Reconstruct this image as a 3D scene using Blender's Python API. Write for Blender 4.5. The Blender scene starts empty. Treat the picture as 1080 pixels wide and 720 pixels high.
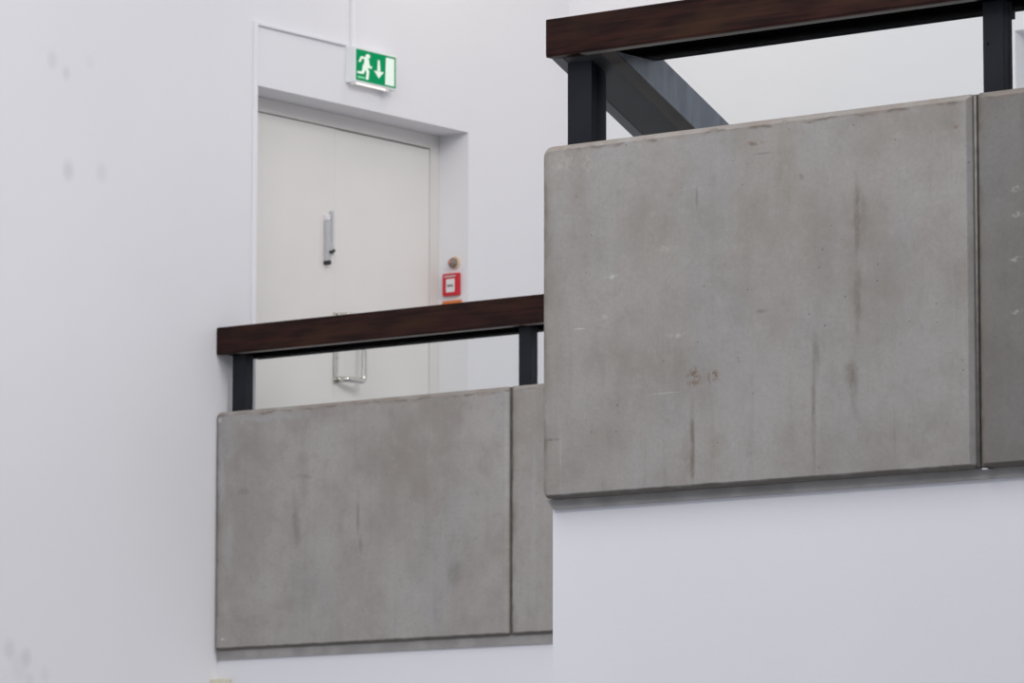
import bpy, bmesh, math, random
from mathutils import Vector, Matrix
random.seed(4)
sc = bpy.context.scene
COL = sc.collection
R = math.radians
EYE = 1.6          # camera height above the hall floor; heights below are given relative to the eye
def Z(h): return h + EYE

# ------------------------------------------------------------------ node helpers
class NT:
    def __init__(s, name):
        s.m = bpy.data.materials.new(name); s.m.use_nodes = True
        s.t = s.m.node_tree; s.b = s.t.nodes['Principled BSDF']
        s.co = s.t.nodes.new('ShaderNodeTexCoord').outputs['Object']
    def n(s, typ, **kw):
        o = s.t.nodes.new(typ)
        for k, v in kw.items(): setattr(o, k, v)
        return o
    def link(s, a, b): s.t.links.new(a, b)
    def put(s, sock, v):
        if isinstance(v, bpy.types.NodeSocket): s.link(v, sock)
        else: sock.default_value = v
    def math(s, op, a, b=0.0, clamp=False):
        o = s.n('ShaderNodeMath', operation=op, use_clamp=clamp)
        s.put(o.inputs[0], a); s.put(o.inputs[1], b); return o.outputs[0]
    def vmath(s, op, a, b):
        o = s.n('ShaderNodeVectorMath', operation=op)
        s.put(o.inputs[0], a); s.put(o.inputs[1], b); return o
    def map(s, v, loc=(0, 0, 0), scale=(1, 1, 1)):
        o = s.n('ShaderNodeMapping'); s.link(v, o.inputs['Vector'])
        o.inputs['Location'].default_value = loc; o.inputs['Scale'].default_value = scale
        return o.outputs[0]
    def noise(s, v, scale, detail=4, rough=.5, dist=0):
        o = s.n('ShaderNodeTexNoise'); s.link(v, o.inputs['Vector'])
        o.inputs['Scale'].default_value = scale; o.inputs['Detail'].default_value = detail
        o.inputs['Roughness'].default_value = rough; o.inputs['Distortion'].default_value = dist
        return o.outputs['Fac']
    def rng(s, v, a, b, c=0., d=1., smooth=True):
        o = s.n('ShaderNodeMapRange', interpolation_type='SMOOTHSTEP' if smooth else 'LINEAR')
        s.link(v, o.inputs['Value'])
        for k, x in zip(('From Min', 'From Max', 'To Min', 'To Max'), (a, b, c, d)): o.inputs[k].default_value = x
        return o.outputs['Result']
    def mix(s, f, a, b, mode='MIX'):
        o = s.n('ShaderNodeMix', data_type='RGBA', blend_type=mode)
        s.put(o.inputs[0], f)
        for i, x in ((6, a), (7, b)):
            if isinstance(x, tuple): x = (*x, 1) if len(x) == 3 else x
            s.put(o.inputs[i], x)
        return o.outputs[2]
    def bump(s, h, strength, dist=.01):
        o = s.n('ShaderNodeBump'); o.inputs['Strength'].default_value = strength; o.inputs['Distance'].default_value = dist
        s.link(h, o.inputs['Height']); s.link(o.outputs[0], s.b.inputs['Normal'])
    def blot(s, x, z, wx, wz, warp=None):
        """soft elliptic mask round (x,z) in the object's own X/Z plane"""
        v = warp if warp is not None else s.co
        a = s.vmath('SUBTRACT', v, (x, 0, z)).outputs[0]
        a = s.vmath('MULTIPLY', a, (1 / wx, 0, 1 / wz)).outputs[0]
        o = s.n('ShaderNodeVectorMath', operation='LENGTH'); s.link(a, o.inputs[0])
        return s.rng(o.outputs['Value'], 1.0, .25, 0, 1)

def plain(name, col, rough=.5, metal=0., spec=.5, var=.06, nscale=6.):
    k = NT(name); k.b.inputs['Roughness'].default_value = rough; k.b.inputs['Metallic'].default_value = metal
    k.b.inputs['Specular IOR Level'].default_value = spec
    f = k.rng(k.noise(k.co, nscale, 4), .3, .7, 1 - var, 1 + var)
    c = k.mix(1., (*col,), k.n('ShaderNodeCombineColor').outputs[0], 'MULTIPLY')
    cc = k.t.nodes[-1].inputs if False else None
    comb = [n for n in k.t.nodes if n.bl_idname == 'ShaderNodeCombineColor'][0]
    for i in range(3): k.link(f, comb.inputs[i])
    k.link(c, k.b.inputs['Base Color'])
    return k.m

def glow(name, col, st, base=(0, 0, 0)):
    k = NT(name); k.b.inputs['Base Color'].default_value = (*base, 1)
    k.b.inputs['Emission Color'].default_value = (*col, 1); k.b.inputs['Emission Strength'].default_value = st
    k.b.inputs['Roughness'].default_value = .6; k.b.inputs['Specular IOR Level'].default_value = .08
    return k.m

# ------------------------------------------------------------------ materials
def wall_mat(name, col, spots=()):
    k = NT(name); k.b.inputs['Roughness'].default_value = .75; k.b.inputs['Specular IOR Level'].default_value = .25
    f = k.rng(k.noise(k.map(k.co, scale=(1, 1, 1)), .9, 5), .3, .7, 0, 1)
    c = k.mix(f, tuple(x * .985 for x in col), tuple(min(1, x * 1.01) for x in col))
    for (y, z, r, s) in spots:     # grey scuffs on the paint
        a = k.vmath('SUBTRACT', k.co, (0, y, z)).outputs[0]
        a = k.vmath('MULTIPLY', a, (0, 1 / r, .8 / r)).outputs[0]
        o = k.n('ShaderNodeVectorMath', operation='LENGTH'); k.link(a, o.inputs[0])
        m = k.math('MULTIPLY', k.rng(o.outputs['Value'], 1, .2), s)
        c = k.mix(m, c, (.42, .43, .46))
    k.link(c, k.b.inputs['Base Color'])
    # roller texture
    k.bump(k.noise(k.co, 90, 3), .08, .004)
    return k.m
WHITE = (.80, .80, .82)
M = {}
M['wall_left'] = wall_mat('wall_left_paint', (.80, .80, .825), [(14.831, Z(3.706), .035, .22), (14.745, Z(3.748), .045, .2), (14.974, Z(3.775), .04, .08),
        (14.85, Z(3.305), .05, .28), (15.052, Z(3.324), .05, .16), (14.541, Z(1.337), .05, .22), (14.641, Z(1.313), .045, .25), (14.75, Z(1.25), .04, .12), (14.66, Z(1.22), .04, .15), (14.6, Z(1.27), .07, .12)])
M['wall'] = wall_mat('white_wall_paint', (.79, .79, .83))
M['wall_warm'] = wall_mat('warm_white_wall_paint', (.80, .81, .835))
M['floor'] = plain('hall_floor', (.42, .42, .43), .4)
M['door'] = plain('door_paint', (.79, .77, .74), .5, var=.02, nscale=2)
M['frame'] = plain('door_frame_paint', (.75, .73, .70), .5, var=.02, nscale=2)
M['pipe'] = plain('trunking_plastic', (.83, .83, .86), .45, var=.01)
M['steel'] = plain('dark_blue_grey_steel', (.0055, .0075, .013), .42, .0, .28, .25, 9)
M['black'] = plain('black_steel', (.003, .003, .003), .9, 0, .0, .1)
M['bead'] = plain('greige_glazing_bead', (.20, .185, .165), .5)
M['chrome'] = plain('brushed_chrome', (.62, .60, .56), .22, 1.)
M['zinc'] = plain('satin_zinc', (.55, .56, .58), .4, .4)
M['rubber'] = plain('dark_rubber', (.03, .03, .035), .6)
M['soffitgrey'] = plain('grey_render_edge', (.33, .32, .31), .8, var=.12, nscale=12)
M['joint'] = plain('joint_sealant', (.20, .19, .175), .8, var=.2, nscale=30)
M['jointdark'] = plain('dark_sealant', (.10, .093, .08), .8, var=.2, nscale=30)
M['red'] = plain('red_plastic', (.60, .008, .022), .35)
M['paper'] = plain('white_plate', (.80, .78, .80), .4)
M['pink'] = plain('pale_label', (.55, .36, .36), .5)
M['ink'] = plain('black_ink', (.02, .02, .02), .6)
M['orange'] = plain('orange_label', (.75, .20, .04), .5)
M['beige'] = plain('beige_plastic', (.72, .55, .36), .45)
M['beige2'] = plain('cream_plastic', (.72, .68, .55), .5)
M['dome'] = plain('grey_dome_plastic', (.22, .19, .17), .35)
M['lens'] = plain('pink_lens', (.55, .22, .17), .3)
M['signhouse'] = plain('sign_housing', (.84, .86, .86), .4, var=.01)
M['green'] = glow('sign_green', (.0, .37, .135), .62, (.0, .05, .02))
M['signwhite'] = glow('sign_white', (.86, 1.0, .88), .75, (.2, .2, .2))
M['signpale'] = glow('sign_pale', (.25, .75, .42), .7, (.1, .2, .1))
M['tube'] = glow('tube_glow', (1, .90, .82), 1.6)

def wood(name, s=1.):
    k = NT(name); k.b.inputs['Roughness'].default_value = .42; k.b.inputs['Specular IOR Level'].default_value = .12
    g = k.noise(k.map(k.co, scale=(2.2, 30, 45)), 1.6, 8, .6, .4)
    g2 = k.noise(k.map(k.co, scale=(2.5, 5, 9)), 1.2, 3)
    c = k.mix(k.rng(g, .32, .68), (.009, .0038, .0033), (.034, .0115, .0085))
    c = k.mix(k.math('MULTIPLY', k.rng(g2, .45, .75), .5), c, (.058, .026, .012))
    tick = k.noise(k.map(k.co, scale=(14, 60, 160)), 2.0, 2)
    c = k.mix(k.math('MULTIPLY', k.rng(tick, .62, .75), .6), c, (.011, .005, .005))
    k.link(c, k.b.inputs['Base Color'])
    k.link(k.rng(g2, .3, .7, .34, .5), k.b.inputs['Roughness'])
    k.bump(g, .15, .002)
    return k.m
M['wood'] = wood('dark_varnished_wood')

def brushed(name):
    k = NT(name); k.b.inputs['Roughness'].default_value = .38; k.b.inputs['Metallic'].default_value = .25
    g = k.noise(k.map(k.co, scale=(8, 8, 1.4)), 2.2, 6, .6)
    h = k.noise(k.co, 5, 4)
    c = k.mix(k.rng(g, .3, .7), (.17, .182, .205), (.31, .335, .375))
    c = k.mix(k.rng(h, .4, .7), c, (.30, .33, .38)) if False else k.mix(k.math('MULTIPLY', k.rng(h, .45, .7), .5), c, (.40, .43, .48))
    k.link(c, k.b.inputs['Base Color'])
    return k.m
M['brushed'] = brushed('blue_grey_sheet_steel')
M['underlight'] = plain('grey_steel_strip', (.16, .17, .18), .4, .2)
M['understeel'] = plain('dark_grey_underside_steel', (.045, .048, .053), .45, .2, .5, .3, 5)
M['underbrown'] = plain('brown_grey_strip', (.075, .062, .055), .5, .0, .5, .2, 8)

def glass():
    k = NT('clear_glass'); t = k.t
    for n in [k.b]: t.nodes.remove(n)
    out = [n for n in t.nodes if n.bl_idname == 'ShaderNodeOutputMaterial'][0]
    tr = k.n('ShaderNodeBsdfTransparent'); tr.inputs[0].default_value = (.985, .992, .988, 1)
    gl = k.n('ShaderNodeBsdfGlossy'); gl.inputs['Roughness'].default_value = .02
    fr = k.n('ShaderNodeFresnel'); fr.inputs['IOR'].default_value = 1.22
    mx = k.n('ShaderNodeMixShader'); k.link(fr.outputs[0], mx.inputs[0]); k.link(tr.outputs[0], mx.inputs[1]); k.link(gl.outputs[0], mx.inputs[2])
    k.link(mx.outputs[0], out.inputs['Surface']); return k.m
M['glass'] = glass()

def concrete(name, W, H, shift, base=1.0, stains=(), pits=1.0):
    """precast concrete, object X along the panel, Z up, origin at its lower left front corner"""
    k = NT(name); k.b.inputs['Roughness'].default_value = .46; k.b.inputs['Specular IOR Level'].default_value = .35
    p = k.map(k.co, loc=shift)
    wv = k.n('ShaderNodeTexNoise'); k.link(p, wv.inputs['Vector']); wv.inputs['Scale'].default_value = 9; wv.inputs['Detail'].default_value = 3
    warp = k.vmath('ADD', k.co, k.vmath('MULTIPLY', k.vmath('SUBTRACT', wv.outputs['Color'], (.5, .5, .5)).outputs[0], (.035, 0, .05)).outputs[0]).outputs[0]
    n1 = k.noise(p, 2.3, 6, .55); n2 = k.noise(k.map(p, scale=(1, 1, .75)), 5.5, 5, .6)
    st = k.noise(k.map(p, scale=(26, 1, 1.3)), 1.2, 4, .6)
    fine = k.noise(p, 75, 4, .7); hue = k.noise(k.map(p, loc=(7, 3, 2), scale=(1.2, 1, .8)), 3.1, 4)
    lo = (.285 * base, .264 * base, .243 * base); hi = (.372 * base, .353 * base, .337 * base)
    c = k.mix(k.rng(n1, .3, .72), lo, hi)
    c = k.mix(k.math('MULTIPLY', k.rng(n2, .42, .72), .5), c, (.385 * base, .368 * base, .348 * base))
    c = k.mix(k.math('MULTIPLY', k.rng(n2, .5, .28), .55), c, (.250 * base, .228 * base, .205 * base))
    c = k.mix(k.math('MULTIPLY', k.rng(hue, .5, .72), .42), c, (.345 * base, .343 * base, .355 * base))   # cool patches
    c = k.mix(k.math('MULTIPLY', k.rng(st, .52, .75), .2), c, (.235 * base, .215 * base, .19 * base))  # vertical runs
    c = k.mix(k.math('MULTIPLY', k.rng(st, .45, .25), .14), c, (.43 * base, .42 * base, .41 * base))
    med = k.noise(k.map(p, loc=(5, 2, 9)), 17, 6, .65)
    c = k.mix(k.math('MULTIPLY', k.rng(med, .5, .72), .35), c, (.235 * base, .215 * base, .195 * base))
    c = k.mix(k.math('MULTIPLY', k.rng(med, .47, .28), .30), c, (.43 * base, .415 * base, .40 * base))
    cloth = k.noise(k.map(p, scale=(150, 1, 110)), 1.0, 2, .6)
    c = k.mix(k.math('MULTIPLY', k.rng(cloth, .45, .75), .18), c, (.22 * base, .21 * base, .20 * base))
    c = k.mix(k.math('MULTIPLY', k.rng(fine, .35, .7), .20), c, (.20 * base, .19 * base, .18 * base))
    # weathered, rusty upper edge and darker lower edge, grimy ends
    sep = k.n('ShaderNodeSeparateXYZ'); k.link(warp, sep.inputs[0])
    top = k.math('MULTIPLY', k.rng(sep.outputs['Z'], H - .03, H - .010), k.rng(k.noise(p, 11, 4), .38, .62, .15, .8))
    c = k.mix(k.math('MULTIPLY', top, .6), c, (.235, .175, .135))
    med0 = k.noise(p, 18, 4)
    ln = k.math('MULTIPLY', k.rng(k.math('ABSOLUTE', k.math('SUBTRACT', sep.outputs['Z'], H - .018)), .007, .0), k.rng(k.noise(k.map(p, scale=(1, 1, 3)), 14, 4), .45, .6))
    c = k.mix(k.math('MULTIPLY', ln, .6), c, (.12, .09, .07))
    sp2 = k.n('ShaderNodeSeparateXYZ'); k.link(k.co, sp2.inputs[0])
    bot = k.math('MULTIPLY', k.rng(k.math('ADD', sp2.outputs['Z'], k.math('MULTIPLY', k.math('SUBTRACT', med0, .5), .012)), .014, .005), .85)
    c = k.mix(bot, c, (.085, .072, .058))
    e = k.math('MULTIPLY', k.rng(sep.outputs['X'], .05, .0), k.rng(k.noise(p, 6, 4), .35, .65, .1, .7))
    c = k.mix(e, c, (.19, .165, .135))
    e2 = k.math('MULTIPLY', k.rng(sep.outputs['X'], .024, .004), k.rng(k.noise(p, 22, 5), .35, .6, .25, .9))
    c = k.mix(e2, c, (.125, .105, .085))
    # bug holes
    vo = k.n('ShaderNodeTexVoronoi'); k.link(k.map(p, scale=(1, .02, 1)), vo.inputs['Vector']); vo.inputs['Scale'].default_value = 26
    sel = k.noise(k.map(p, loc=(3, 1, 5)), 6.5, 2)
    pit = k.math('MULTIPLY', k.rng(vo.outputs['Distance'], .10, .05), k.rng(sel, .50, .55))
    c = k.mix(k.math('MULTIPLY', pit, .6 * pits), c, (.12, .105, .09))
    brk = k.rng(k.noise(k.map(p, scale=(30, 1, 14)), 1.3, 3, .7), .33, .60, .25, 1)
    for (x, z, wx, wz, col, s, kind) in stains:
        m = k.blot(x, z, wx, wz, warp if kind != 'line' else None)
        if kind == 'rough': m = k.math('MULTIPLY', m, k.rng(k.noise(p, 70, 3, .7), .42, .6))
        else: m = k.math('MULTIPLY', m, brk)
        c = k.mix(k.math('MULTIPLY', m, s), c, col)
    k.link(c, k.b.inputs['Base Color'])
    hgt = k.math('SUBTRACT', k.math('MULTIPLY', fine, .25), k.math('MULTIPLY', pit, 1.))
    hgt = k.math('ADD', hgt, k.math('MULTIPLY', n2, 1.2))
    k.bump(hgt, .25, .004)
    return k.m

# ------------------------------------------------------------------ mesh helpers
def tag(o, label=None, cat=None, group=None, kind=None):
    if label: o['label'] = label
    if cat: o['category'] = cat
    if group: o['group'] = group
    if kind: o['kind'] = kind
    return o
def link(name, bm, mat, parent=None, loc=(0, 0, 0), bevel=0., smooth=False):
    """bm is in the scene's coordinates; the object's origin goes to loc"""
    bmesh.ops.recalc_face_normals(bm, faces=bm.faces)
    me = bpy.data.meshes.new(name); bmesh.ops.translate(bm, verts=bm.verts, vec=-Vector(loc)); bm.to_mesh(me); bm.free()
    o = bpy.data.objects.new(name, me); COL.objects.link(o); me.materials.append(mat)
    if parent is not None:
        o.parent = parent; o.location = Vector(loc) - Vector(parent.location)
    else: o.location = loc
    if bevel:
        b = o.modifiers.new('bevel', 'BEVEL'); b.width = bevel; b.segments = 2; b.limit_method = 'ANGLE'
    if smooth:
        for p in me.polygons: p.use_smooth = True
    return o
def box(bm, x0, x1, y0, y1, z0, z1):
    v = [bm.verts.new((x, y, z)) for x in (x0, x1) for y in (y0, y1) for z in (z0, z1)]
    for f in ((0, 1, 3, 2), (4, 6, 7, 5), (0, 4, 5, 1), (2, 3, 7, 6), (0, 2, 6, 4), (1, 5, 7, 3)): bm.faces.new([v[i] for i in f])
    return bm
def B(*b):
    bm = bmesh.new()
    for q in b: box(bm, *q)
    return bm
def prism(bm, pts, ext):
    """pts: closed loop of 3D points; ext: extrusion vector"""
    a = [bm.verts.new(p) for p in pts]; b = [bm.verts.new(Vector(p) + Vector(ext)) for p in pts]
    bm.faces.new(a); bm.faces.new(b[::-1]); n = len(a)
    for i in range(n): bm.faces.new((a[i], b[i], b[(i + 1) % n], a[(i + 1) % n]))
    return bm
def tube(bm, pts, r, seg=12):
    pts = [Vector(p) for p in pts]; rings = []
    ref = None
    for i, p in enumerate(pts):
        d = (pts[min(i + 1, len(pts) - 1)] - pts[max(i - 1, 0)]).normalized()
        a = (ref - d * ref.dot(d)).normalized() if ref is not None else d.orthogonal().normalized()
        ref = a; c = d.cross(a)
        rings.append([bm.verts.new(p + a * r * math.cos(2 * math.pi * k / seg) + c * r * math.sin(2 * math.pi * k / seg)) for k in range(seg)])
    for u, v in zip(rings, rings[1:]):
        for k in range(seg): bm.faces.new((u[k], u[(k + 1) % seg], v[(k + 1) % seg], v[k]))
    bm.faces.new(rings[0][::-1]); bm.faces.new(rings[-1]); return bm
def disc(bm, c, axis, prof, seg=28):
    """lathe: prof is (distance along axis, radius)"""
    ax = Vector(axis).normalized(); a = ax.orthogonal().normalized(); b = ax.cross(a); rings = []
    for h, r in prof:
        rings.append([bm.verts.new(Vector(c) + ax * h + (a * math.cos(2 * math.pi * k / seg) + b * math.sin(2 * math.pi * k / seg)) * max(r, 1e-4)) for k in range(seg)])
    for u, v in zip(rings, rings[1:]):
        for k in range(seg): bm.faces.new((u[k], u[(k + 1) % seg], v[(k + 1) % seg], v[k]))
    bm.faces.new(rings[0][::-1]); bm.faces.new(rings[-1]); return bm
def empty(name, loc):
    o = bpy.data.objects.new(name, None); COL.objects.link(o); o.location = loc; o.empty_display_size = .1; return o
def fillet(pts, r, n=6):
    """round the inner corners of a polyline"""
    out = [Vector(pts[0])]
    for i in range(1, len(pts) - 1):
        p, a, b = Vector(pts[i]), Vector(pts[i - 1]), Vector(pts[i + 1])
        u = (a - p).normalized() * r; v = (b - p).normalized() * r
        for k in range(n + 1):
            t = k / n; out.append((p + u) * (1 - t) ** 2 + p * 2 * t * (1 - t) + (p + v) * t ** 2)
    out.append(Vector(pts[-1])); return out

# ------------------------------------------------------------------ the setting
XW = -13.562                      # face of the left wall
XD = -13.729                      # face of the door in its recess
YN, YF = 11.27, 15.782            # faces of the near and of the far parapet
YB = 18.27                        # back wall
RY0, RY1, RZ = 16.033, 17.511, 3.832   # recess
LAND = 1.60                       # landing level above the eye
TOPZ = 9.0
def struct(name, bm, mat, **k): return tag(link(name, bm, mat, **k), kind='structure')
struct('wall_left', B((XW - .5, XW, -3, RY0, 0, TOPZ), (XW - .5, XW, RY1, YB + .5, 0, TOPZ),
                      (XW - .5, XW, RY0, RY1, Z(RZ), TOPZ), (XW - .5, XW, RY0, RY1, 0, Z(LAND)),
                      (XW - .5, XD - .06, RY0, RY1, Z(LAND), Z(RZ))), M['wall_left'])
# back wall with a recess at its right
NX0, NX1, NZ = -11.147, -9.9, 4.135
struct('wall_back', B((XW, NX0, YB, YB + .5, 0, TOPZ), (NX1, 0, YB, YB + .5, 0, TOPZ), (NX0, NX1, YB, YB + .5, Z(NZ), TOPZ),
                      (NX0, NX1, YB, YB + .5, 0, Z(LAND)), (NX0, NX1, YB + .32, YB + .5, Z(LAND), Z(NZ))), M['wall_warm'])
struct('floor', B((-20, 8, -14, YB + .5, -.1, 0)), M['floor'])
struct('floor', B((XW, -4, YF + .13, YB, Z(1.40), Z(LAND))), M['floor'])      # landing behind the far parapet
struct('floor', B((-6.6, 0, YN + .13, YF + .13, Z(1.40), Z(LAND))), M['floor'])  # landing behind the near parapet
struct('wall_center', B((XW, -10.4, YF + .03, YF + .25, 0, Z(1.40))), M['wall'])
struct('wall_right', B((-8.456, 0, YN + .045, YN + .121, 0, Z(1.38))), M['wall'])
struct('trim_1', prism(bmesh.new(), [(-8.447, YN + .034, Z(1.355)), (-1, YN + .034, Z(1.355)), (-1, YN + .034, Z(1.384)), (-8.472, YN + .034, Z(1.384))], (0, .08, 0)), M['soffitgrey'])
struct('trim_2', B((XW + .004, -10.4, YF + .020, YF + .12, Z(1.364), Z(1.42))), M['soffitgrey'])

# ------------------------------------------------------------------ the door in the recess
dr = empty('door_1', (XD, (RY0 + RY1) / 2, Z(LAND))); tag(dr, kind='structure')
f0, f1, ftop = 16.097, 17.447, 3.768
link('door_frame', B((XD - .055, XD, RY0 + .001, f0, Z(LAND) + .001, Z(RZ) - .001), (XD - .055, XD, f1, RY1 - .001, Z(LAND) + .001, Z(RZ) - .001),
                     (XD - .055, XD, f0, f1, Z(ftop), Z(RZ) - .001)), M['frame'], dr, (XD, f0, Z(LAND)), .0015)
ym = 16.772
for a, b, dz in ((f0 + .004, ym - .0004, .005), (ym + .0004, f1 - .004, .007)):
    leaf = link('door_leaf', B((XD - .05, XD - .0025, a, b, Z(LAND) + .006, Z(ftop) - dz)), M['door'], dr, (XD, a, Z(LAND)), .001)
    if a < 16.5: left_leaf = leaf
# lever lock on the left leaf: plate, slim bar, thumb turn, end cap
def sub(name, bm, mat, par, loc, **k):
    o = link(name, bm, mat, None, loc, **k); o.parent = par
    o.location = Vector(loc) - Vector(par.location) - (Vector(par.parent.location) if par.parent else Vector()); return o
XF = XD - .0025
lk = link('door_lock', B((XF, XF + .022, 16.694, 16.722, Z(3.165), Z(3.345))), M['zinc'], dr, (XF, 16.71, Z(3.16)), .003)
sub('lock_cover', B((XF, XF + .02, 16.696, 16.72, Z(3.346), Z(3.372))), M['paper'], lk, (XF, 16.71, Z(3.346)), bevel=.003)
sub('lock_bar', B((XF, XF + .014, 16.733, 16.748, Z(3.235), Z(3.392))), M['zinc'], lk, (XF, 16.74, Z(3.235)), bevel=.002)
sub('lever', tube(bmesh.new(), [(XF + .02, 16.715, Z(3.205)), (XF + .030, 16.717, Z(3.205)), (XF + .03, 16.732, Z(3.214))], .007), M['ink'], lk, (XF + .03, 16.72, Z(3.205)), smooth=True)
sub('lock_body', B((XF, XF + .018, 16.722, 16.748, Z(3.195), Z(3.25))), M['zinc'], lk, (XF, 16.73, Z(3.195)), bevel=.006)
sub('end_cap', tube(bmesh.new(), [(XF, 16.704, Z(3.158)), (XF + .03, 16.704, Z(3.158))], .010), M['rubber'], lk, (XF, 16.704, Z(3.158)), smooth=True)
# D pull on the right leaf, standing off its back plate
pl = link('pull_handle', tube(bmesh.new(), fillet([(XF, 16.79, Z(2.650)), (XF + .052, 16.80, Z(2.650)), (XF + .062, 16.905, Z(2.650)), (XF + .062, 16.905, Z(2.934)), (XF + .052, 16.80, Z(2.934)), (XF, 16.79, Z(2.934))], .02), .0125, 14),
          M['chrome'], dr, (XF, 16.79, Z(2.650)), smooth=True)
sub('back_plate', B((XF, XF + .008, 16.762, 16.792, Z(2.632), Z(2.946))), M['chrome'], pl, (XF, 16.777, Z(2.632)), bevel=.003)
for zz in (2.75, 2.86):
    sub('screw', disc(bmesh.new(), (XF + .008, 16.785, Z(zz)), (1, 0, 0), [(0, .0055), (.004, .005), (.005, .002)], 14), M['zinc'], pl, (XF, 16.785, Z(zz)))

# ------------------------------------------------------------------ cable trunking round the door head
tk = link('cable_trunking', B((XW + .0005, XW + .014, 16.004, 16.026, Z(LAND) + .002, Z(4.108)), (XW + .0005, XW + .014, 16.026, 16.627, Z(4.091), Z(4.108)),
          (XW + .0005, XW + .016, 16.660, 16.684, Z(4.092), Z(6.2))), M['pipe'], None, (XW, 16.004, Z(LAND)), .002)
tag(tk, 'thin white cable trunking up the wall beside the door and across to the exit sign', 'cable trunking')

# ------------------------------------------------------------------ exit sign
FX = -13.507
sg = empty('exit_sign', (XW, 16.775, Z(3.926)))
tag(sg, 'green and white lit emergency exit sign with running man on the wall above the door', 'exit sign')
link('housing', B((XW + .0005, FX, 16.630, 16.922, Z(3.930), Z(4.088))), M['signhouse'], sg, (XW, 16.775, Z(3.93)), .003)
face = link('sign_face', B((FX, FX + .0015, 16.637, 16.914, Z(3.939), Z(4.077))), M['green'], sg, (FX, 16.637, Z(3.939)))
def S(x, y, d=.0017):    # drawing of the sign face on a 467 x 360 grid -> point on the face
    u = (x - 225) / 467; v = (y - (125 + 113 * u)) / (365 - 13 * u)
    return (FX + d, 16.637 + .277 * u, Z(4.077 - .138 * v))
def poly(bm, pts): return prism(bm, [S(*p) for p in pts], (.0008, 0, 0))
def stroke(bm, a, b, w):
    dx, dy = b[0] - a[0], b[1] - a[1]; l = math.hypot(dx, dy); nx, ny = -dy / l * w / 2, dx / l * w / 2
    return poly(bm, [(a[0] + nx, a[1] + ny), (b[0] + nx, b[1] + ny), (b[0] - nx, b[1] - ny), (a[0] - nx, a[1] - ny)])
man = bmesh.new()
poly(man, [(358 + 27 * math.cos(t * math.pi / 8), 222 + 30 * math.sin(t * math.pi / 8)) for t in range(16)])
poly(man, [(322, 243), (350, 250), (372, 262), (378, 300), (368, 345), (352, 385), (300, 372), (296, 340), (316, 295)])
stroke(man, (345, 248), (285, 228), 24); stroke(man, (287, 222), (262, 282), 22)
stroke(man, (362, 300), (378, 350), 26); stroke(man, (365, 340), (408, 352), 26)
stroke(man, (345, 365), (362, 405), 32); stroke(man, (362, 395), (352, 490), 30)
stroke(man, (318, 360), (298, 415), 34); stroke(man, (312, 412), (240, 400), 26)
sub('running_man', man, M['signwhite'], face, S(350, 350))
sub('ground_line', poly(bmesh.new(), [(243, 446), (328, 462), (328, 482), (243, 466)]), M['signpale'], face, S(285, 462))
ar = bmesh.new(); poly(ar, [(478, 263), (499, 266), (508, 392), (472, 388)]); poly(ar, [(434, 383), (548, 404), (490, 474)])
sub('down_arrow', ar, M['signwhite'], face, S(490, 380))
sub('doorway_symbol', poly(bmesh.new(), [(574, 234), (672, 255), (673, 567), (566, 545)]), M['signwhite'], face, S(620, 400))
link('light_tube', tube(bmesh.new(), [(FX - .010, 16.648, Z(3.926)), (FX - .010, 16.850, Z(3.926))], .0032), M['tube'], sg, (FX, 16.65, Z(3.924)), smooth=True)
for ya_, yb_ in ((16.636, 16.646), (16.852, 16.876)):
    link('tube_holder', B((FX - .03, FX - .004, ya_, yb_, Z(3.920), Z(3.93))), M['signhouse'], sg, (FX, ya_, Z(3.920)), .001)

# ------------------------------------------------------------------ fire call point and sounder on the reveal
cp = empty('fire_call_point', (-13.628, RY1, Z(3.088)))
tag(cp, 'red square fire alarm call point with a white press plate, mounted beside the door', 'fire alarm')
link('housing', B((-13.694, -13.602, 17.491, RY1 - .0005, Z(3.095), Z(3.196))), M['red'], cp, (-13.628, RY1, Z(3.09)), .003)
pp = link('press_plate', B((-13.671, -13.623, 17.4895, 17.4915, Z(3.110), Z(3.170))), M['paper'], cp, (-13.634, 17.479, Z(3.108)), .0005)
mk = bmesh.new()
for s in (-1, 1): prism(mk, [(-13.647 + s * .003, 17.4893, Z(3.139)), (-13.647 + s * .014, 17.4893, Z(3.147)), (-13.647 + s * .014, 17.4893, Z(3.131))], (0, -.0006, 0))
disc(mk, (-13.647, 17.4893, Z(3.139)), (0, -1, 0), [(0, .004), (.0006, .004)], 12)
sub('press_mark', mk, M['ink'], pp, (-13.634, 17.478, Z(3.139)))
link('caption_strip', B((-13.681, -13.617, 17.4895, 17.4915, Z(3.177), Z(3.187))), M['pink'], cp, (-13.634, 17.479, Z(3.176)))
ol = link('orange_label', B((-13.704, -13.596, 17.504, RY1 - .0005, Z(3.045), Z(3.074))), M['orange'], None, (-13.63, RY1, Z(3.045)), .001)
tag(ol, 'small orange label strip just below the red fire call point', 'label')
so = empty('alarm_sounder', (-13.632, RY1, Z(3.24)))
tag(so, 'small round beige alarm sounder with a grey dome above the red call point', 'alarm')
link('base_ring', disc(bmesh.new(), (-13.634, RY1 - .0005, Z(3.244)), (0, -1, 0), [(0, .029), (.006, .029), (.008, .027)]), M['beige'], so, (-13.63, RY1, Z(3.243)), smooth=False)
link('dome', disc(bmesh.new(), (-13.640, RY1 - .009, Z(3.243)), (0, -1, 0), [(0, .023), (.008, .0225), (.015, .018), (.019, .011), (.021, .003)]), M['dome'], so, (-13.63, RY1 - .014, Z(3.241)), smooth=True)
link('lens', disc(bmesh.new(), (-13.643, RY1 - .029, Z(3.245)), (0, -1, 0), [(0, .010), (.003, .009), (.0045, .004)], 18), M['lens'], so, (-13.633, RY1 - .04, Z(3.244)), smooth=True)

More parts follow.
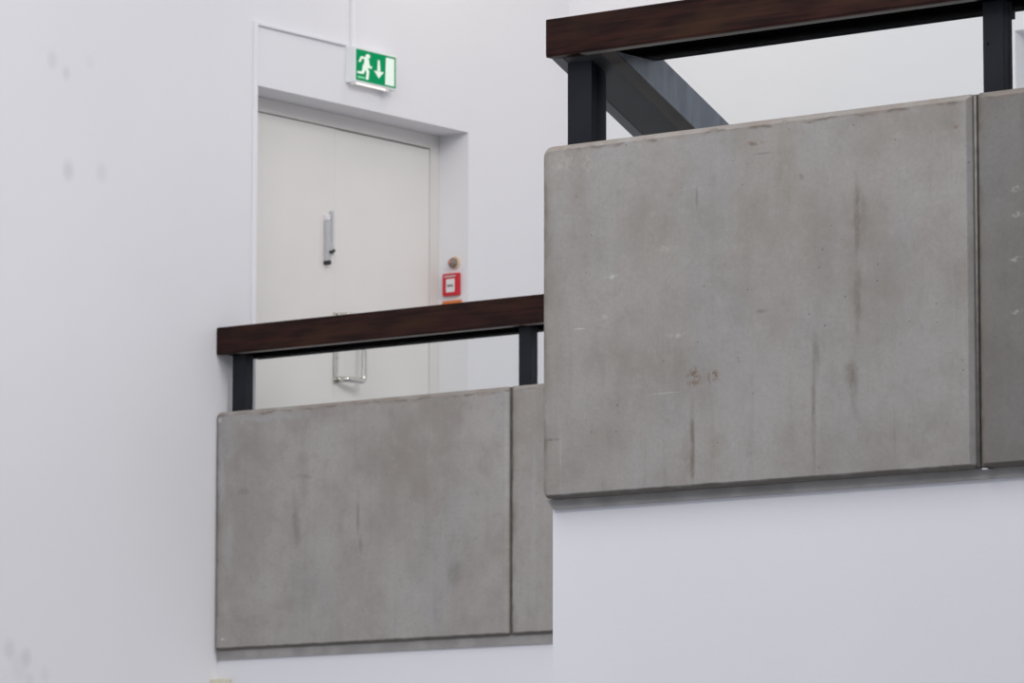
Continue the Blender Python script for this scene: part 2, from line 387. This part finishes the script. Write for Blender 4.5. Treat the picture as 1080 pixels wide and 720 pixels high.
# ------------------------------------------------------------------ concrete parapet panels
def rrect(x0, x1, z0, z1, r, rr, n=5):
    """rounded rectangle, r = (bottom left, bottom right, top right, top left) radii"""
    out = []
    for (cx, cz, sx, sz, a0, q) in ((x0, z0, 1, 1, 180, r[0]), (x1, z0, -1, 1, 270, r[1]), (x1, z1, -1, -1, 0, r[2]), (x0, z1, 1, -1, 90, r[3])):
        q = max(q - rr, .001)
        for k in range(n + 1):
            a = R(a0 + 90 * k / n); out.append((cx + sx * q + q * math.cos(a), cz + sz * q + q * math.sin(a)))
    return out
def panel(name, x0, x1, yf, z0, z1, mat, radii, th=.12, ch=.016, parent=None):
    bm = bmesh.new(); rings = []
    prof = [(0, ch), (.0012, ch * .86), (.0095, ch * .16), (.0125, ch * .03), (.017, 0), (th, 0)]
    for y, ins in prof:
        rings.append([bm.verts.new((x, yf + y, z)) for x, z in rrect(x0 + ins, x1 - ins, z0 + ins * .7, z1 - ins, radii, ins)])
    n = len(rings[0])
    for u, v in zip(rings, rings[1:]):
        for k in range(n): bm.faces.new((u[k], u[(k + 1) % n], v[(k + 1) % n], v[k]))
    bm.faces.new(rings[0]); bm.faces.new(rings[-1][::-1])
    return link(name, bm, mat, parent, (x0, yf, z0))
bn, tn, bf, tf = Z(1.382), Z(2.396), Z(1.402), Z(2.401)
brown, rust, pale, dark, white = (.15, .125, .095), (.185, .115, .07), (.46, .44, .40), (.10, .095, .09), (.60, .60, .60)
x0 = -8.464
def near(px, pz): return (px - x0, pz - 1.382)
N = []
def st(x, z, wx, wz, c, s, k=''): a = near(x, z); N.append((a[0], a[1], wx, wz, c, s, k))
st(-7.386, 2.09, .014, .15, brown, .55, 'line'); st(-7.378, 2.10, .035, .12, brown, .3); st(-7.386, 1.86, .016, .13, brown, .42, 'line'); st(-7.39, 1.88, .04, .16, brown, .25); st(-7.40, 1.64, .022, .12, brown, .35)
st(-7.532, 1.55, .011, .20, brown, .60, 'line'); st(-7.525, 1.72, .018, .09, brown, .45); st(-7.938, 1.50, .012, .17, brown, .7, 'line'); st(-7.955, 1.46, .03, .12, brown, .25)
st(-7.41, 1.66, .03, .05, brown, .4); st(-7.93, 1.69, .035, .035, rust, .9, 'rough'); st(-7.87, 1.69, .03, .03, rust, 1., 'rough')
st(-8.215, 2.0, .03, .012, white, .5, 'rough'); st(-8.02, 2.065, .05, .014, pale, .7, 'rough'); st(-7.99, 1.82, .05, .012, pale, .7, 'rough'); st(-8.24, 1.88, .02, .02, pale, .6, 'rough')
st(-8.03, 1.655, .07, .0025, white, .45, 'line'); st(-8.33, 1.86, .03, .0025, white, .6, 'line'); st(-8.27, 1.63, .02, .004, pale, .7, 'line')
st(-7.72, 2.335, .04, .010, rust, .7, 'rough'); st(-7.70, 2.30, .05, .005, dark, .35, 'line'); st(-7.065, 2.31, .014, .014, rust, .9, 'rough')
st(-7.565, 2.22, .016, .016, dark, .35, 'rough'); st(-7.92, 2.20, .007, .05, dark, .35, 'line'); st(-8.43, 1.55, .05, .006, dark, .5, 'line')
st(-8.395, 1.49, .004, .12, pale, .45, 'line'); st(-8.38, 2.345, .05, .03, pale, .45, 'rough'); st(-8.3, 2.33, .03, .05, pale, .4, 'rough')
st(-7.62, 2.24, .05, .16, (.24, .21, .165), .4); st(-7.86, 1.48, .06, .10, (.24, .21, .17), .35); st(-7.75, 1.66, .2, .2, (.345, .34, .345), .35); st(-7.2, 1.7, .22, .3, (.35, .345, .345), .35)
st(-7.70, 1.86, .03, .008, dark, .4, 'line'); st(-7.27, 1.47, .003, .12, brown, .3, 'line'); st(-7.08, 1.75, .01, .3, (.34, .33, .32), .4)
mat_n1 = concrete('near_concrete', 1.444, 1.014, (0, 0, 0), 1.0, N)
mat_n2 = concrete('near_concrete_right', 2, 1.014, (4.3, 1, 2), .62, [(.125, .675 - k * .1, .028, .010, pale, .6, 'rough') for k in (0, 1.3, 2.6, -.6)], .6)  # base lowered to put the light falloff at the right into the colour
radn = (.026, .010, .010, .030)
p = panel('concrete_panel', x0, -7.018, YN, bn, tn, mat_n1, radn)
tag(p, 'large near grey concrete parapet panel with brown vertical streaks, left end rounded', 'concrete panel', 'concrete parapet panels')
p = panel('concrete_panel', -7.004, -5.55, YN, bn, tn, mat_n2, (.008, .008, .008, .010))
tag(p, 'darker, shade-toned grey concrete parapet panel cut off by the right edge of the photo', 'concrete panel', 'concrete parapet panels')
xf0 = XW + .002
F = [(-12.285 - xf0, .26, .05, .07, (.16, .15, .135), .45, ''), (-13.115 - xf0, .5, .03, .14, brown, .35, ''), (-12.79 - xf0, .52, .010, .10, brown, .45, 'line'),
     (-12.775 - xf0, .40, .014, .05, brown, .35, ''), (-13.41 - xf0, .66, .05, .02, brown, .35, ''), (.03, .72, .03, .20, (.42, .43, .46), .5, ''), (.05, .045, .018, .006, white, 1., 'line'),
     (.075, .45, .03, .18, (.40, .41, .43), .4, ''), (.30, .955, .25, .02, (.38, .39, .42), .4, ''), (.48, .7, .06, .012, brown, .3, ''), (.02, .965, .02, .02, white, .8, '')]
mat_f1 = concrete('far_concrete', 1.53, 1.0, (-3.1, 2, 5.5), 1.04, F)
mat_f2 = concrete('far_concrete_right', 1.53, 1.0, (9.1, 2, -2.5), 1.04, [(.12, .5, .02, .4, (.37, .38, .40), .4, '')])
p = panel('concrete_panel', xf0, -12.018, YF, bf, tf, mat_f1, (.010, .008, .008, .022))
tag(p, 'grey concrete parapet panel below the far handrail, its left end against the white wall', 'concrete panel', 'concrete parapet panels')
p = panel('concrete_panel', -12.008, -10.45, YF, bf, tf, mat_f2, (.008, .008, .008, .008))
tag(p, 'narrow visible grey concrete panel of the far parapet, half hidden behind the near panel', 'concrete panel', 'concrete parapet panels')
o = link('wall_fitting', B((XW + .0005, XW + .075, 15.762, 15.8115, Z(1.20), Z(1.283))), M['beige2'], None, (XW, 15.74, Z(1.2)), .004)
tag(o, 'cream top of a small wall fitting at the bottom photo edge, below the far panel', 'wall fitting')
# sealant in the two joints
for (xa, xb, yf, za, zb, nm) in ((-7.0195, -7.0025, YN, bn, tn, 'near'), (-12.0195, -12.0065, YF, bf, tf, 'far')):
    o = link('joint_seal', B((xa + .002, xb - .002, yf + .012, yf + .10, za + .004, zb - .003)), M['jointdark'], None, (xa, yf, za))
    tag(o, 'dark vertical sealant joint between the two %s concrete panels' % nm, 'joint seal')
o = link('joint_rod', tube(bmesh.new(), [(-7.0075, YN + .008, bn + .004), (-7.0075, YN + .008, tn - .006)], .0042, 10), M['joint'], None, (-7.0075, YN + .008, bn), smooth=True)
tag(o, 'thin pale grey filler strip in the near panel joint', 'joint filler')
o = link('fixing_clip', B((-6.999, -6.983, YN + .006, YN + .05, bn - .006, bn - .0015)), M['zinc'], None, (-6.99, YN + .02, bn - .006), .001)
tag(o, 'tiny pale metal clip under the foot of the near panel joint', 'clip')

# sloped return of the near parapet, going down beside the stair
SL = .430
def slope_pts(x, ya, yb, za, zb): return [(x, ya, za), (x, yb, za - SL * (yb - ya)), (x, yb, zb - SL * (yb - ya)), (x, ya, zb)]
yr0, yr1 = YN + .122, YN + 3.6
mat_r = concrete('return_concrete', 99, 50, (2, 5, 1), 1.0)
bm = prism(bmesh.new(), slope_pts(-8.462, yr0, yr1, Z(1.384), Z(2.330)), (.12, 0, 0))
o = link('concrete_panel', bm, mat_r, None, (-8.462, yr0, Z(1.384)), .008)
struct('wall_side', prism(bmesh.new(), [(-8.45, yr0, 0), (-8.45, yr1, 0), (-8.45, yr1, Z(1.382) - SL * (yr1 - yr0)), (-8.45, yr0, Z(1.382))], (.1, 0, 0)), M['wall'])
tag(o, 'sloping concrete panel going down behind the end of the near panel', 'concrete panel', 'concrete parapet panels')

# ------------------------------------------------------------------ railings
RD = .235
def rail(name_label, xa, xb, yf, zb, zt, posts, panes, left_open, glab):
    t = empty('railing', ((xa + xb) / 2, yf + .08, zb - .25)); tag(t, name_label, 'railing', glab)
    hr = link('handrail', B((xa, xb, yf, yf + RD, zb + .004, zt)), M['wood'], t, (xa, yf, zb), .003)
    # underside: thin wooden lip at the front, black steel channel, grey lip at the back
    sub('underside_lip', B((xa + .002, xb, yf + .001, yf + .036, zb, zb + .004)), M['wood'], hr, (xa, yf, zb))
    sub('steel_channel', B((xa + .037, xb, yf + .036, yf + RD - .03, zb + .0003, zb + .006)), M['black'], hr, (xa, yf + .036, zb))
    sub('inner_lip', B((xa + .037, xb, yf + RD - .03, yf + RD - .001, zb, zb + .004)), M['black'], hr, (xa, yf + RD - .03, zb))
    for (pa, pb, d) in posts:
        link('post', B((pa, pb, yf + .06, yf + .06 + d, tz(yf), zb)), M['steel'], t, (pa, yf + .06, tz(yf)), .002)
    for (ga, gb) in panes:
        link('glass_pane', B((ga, gb, yf + .083, yf + .091, tz(yf) + .0002, zb + .0005)), M['glass'], t, (ga, yf + .083, tz(yf)))
        sub('glazing_bead', B((ga, gb, yf + .004, yf + .034, zb - .0015, zb + .001)), M['bead'], hr, (ga, yf + .02, zb))
    return t, hr
def tz(yf): return tn if yf == YN else tf
rn, hn = rail('near wood and steel railing with glass, on top of the large near concrete panels', -8.449, -5.5, YN, Z(2.655), Z(2.766),
     [(-8.415, -8.329, .073), (-7.015, -6.949, .046)], [(-8.329, -7.015), (-6.949, -5.5)], True, 'railings')
rf, hf = rail('far wood and steel railing with glass, in front of the white door', XW + .002, -10.5, YF, Z(2.645), Z(2.760),
     [(-13.522, -13.449, .050), (-12.011, -11.949, .046)], [(-13.449, -12.011), (-11.949, -10.5)], False, 'railings')
# glazing clip at the top of the near right pane
link('glass_clip', B((-6.936, -6.925, YN + .072, YN + .083, Z(2.600), Z(2.625))), M['steel'], rn, (-6.93, YN + .08, Z(2.6)), .001)
link('glass_clip', disc(bmesh.new(), (-7.0, YN + .058, Z(2.54)), (0, -1, 0), [(0, .004), (.002, .003)], 12), M['steel'], rn, (-7, YN + .06, Z(2.54)))

# sloping stair railing leaving the corner of the near railing
sr = empty('stair_railing', (-8.35, YN + 1.8, Z(1.7))); tag(sr, 'sloping blue-grey steel stair handrail seen through the near glass, running down to the right', 'stair railing', 'railings')
xa, xb = -8.449, -8.228
ya, yb = YN + .006, YN + 3.6
zb0, zt0 = Z(2.666), Z(2.780)
def sl(x0_, x1_, z0_, z1_, ya_=ya, yb_=yb, zref=ya):
    o0 = -SL * (ya_ - zref)
    return prism(bmesh.new(), slope_pts(x0_, ya_, yb_, z0_ + o0, z1_ + o0), (x1_ - x0_, 0, 0))
y2 = YN + RD + .001; zr = Z(2.6545)
def wedge(x0_, x1_, lo, hi):
    # a strip of the sloping rail that starts under the corner of the level rail and comes out behind it
    zl = lambda y: zb0 + lo - SL * (y - ya); zh = lambda y: zb0 + hi - SL * (y - ya)
    ys = ya + (zb0 + lo - zr) / SL
    yh = ya + (zb0 + hi - zr) / SL
    if yh >= y2: pts = [(ys, zr), (yb, zl(yb)), (yb, zh(yb)), (y2, zh(y2)), (y2, zr)]
    else: pts = [(ys, zr), (yb, zl(yb)), (yb, zh(yb)), (yh, zr)]
    return prism(bmesh.new(), [(x0_, y, z) for y, z in pts], (x1_ - x0_, 0, 0))
hs = link('handrail', wedge(xa, xb, .004, zt0 - zb0), M['brushed'], sr, (xa, y2, zb0))
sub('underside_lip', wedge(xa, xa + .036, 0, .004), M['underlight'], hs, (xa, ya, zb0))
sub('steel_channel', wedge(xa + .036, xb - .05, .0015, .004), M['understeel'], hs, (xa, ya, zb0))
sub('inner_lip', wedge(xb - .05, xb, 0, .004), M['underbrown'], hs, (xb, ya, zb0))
link('glass_pane', sl(-8.352, -8.344, Z(2.34), zb0 - .001, YN + .58), M['glass'], sr, (-8.35, YN + .3, Z(2.3)))
for py in (YN + 1.45, YN + 2.9):
    zz = zb0 - SL * (py - ya); link('post', B((-8.395, -8.345, py, py + .066, zz - .42, zz - .028)), M['steel'], sr, (-8.37, py, zz - .42), .002)

# ------------------------------------------------------------------ light
w = bpy.data.worlds.new('hall_light'); sc.world = w; w.use_nodes = True
w.node_tree.nodes['Background'].inputs[0].default_value = (.82, .88, 1.0, 1)
w.node_tree.nodes['Background'].inputs[1].default_value = .46
def area(name, loc, tgt, sx, sy, power, col):
    l = bpy.data.lights.new(name, 'AREA'); l.shape = 'RECTANGLE'; l.size = sx; l.size_y = sy; l.energy = power; l.color = col
    o = bpy.data.objects.new(name, l); COL.objects.link(o); o.location = loc
    o.rotation_euler = (Vector(tgt) - Vector(loc)).to_track_quat('-Z', 'Y').to_euler(); return o
area('skylight', (-8.6, 7.2, 8.4), (-8.4, 9.6, 2), 5, 5, 385, (1, .975, .95))
area('left_wall_key', (-8.0, 14.0, 7.6), (-11.5, 15.0, 3.5), 2.5, 2.5, 152, (1, .955, .925))  # key light added to brighten the left wall and the door
area('landing_lamp', (-12.7, 16.9, Z(5.3)), (-12.7, 18.2, Z(3.6)), .9, .4, 7, (1, .86, .72))

# ------------------------------------------------------------------ camera
cam = bpy.data.cameras.new('camera'); co = bpy.data.objects.new('camera', cam); COL.objects.link(co); sc.camera = co
cam.sensor_width = 36; cam.lens = 5253.85 / 1080 * 36
m = Matrix.Rotation(R(37.2456), 4, 'Z') @ Matrix.Rotation(R(90 + 7.41423), 4, 'X') @ Matrix.Rotation(R(.07124), 4, 'Z')
co.matrix_world = Matrix.Translation((0, 0, EYE)) @ m
cam.clip_end = 200
cam.dof.use_dof = True; cam.dof.focus_distance = 14.6; cam.dof.aperture_fstop = 10
sc.view_settings.view_transform = 'Standard'; sc.view_settings.look = 'None'; sc.view_settings.gamma = 1
sc.view_settings.use_curve_mapping = False; sc.view_settings.exposure = 0
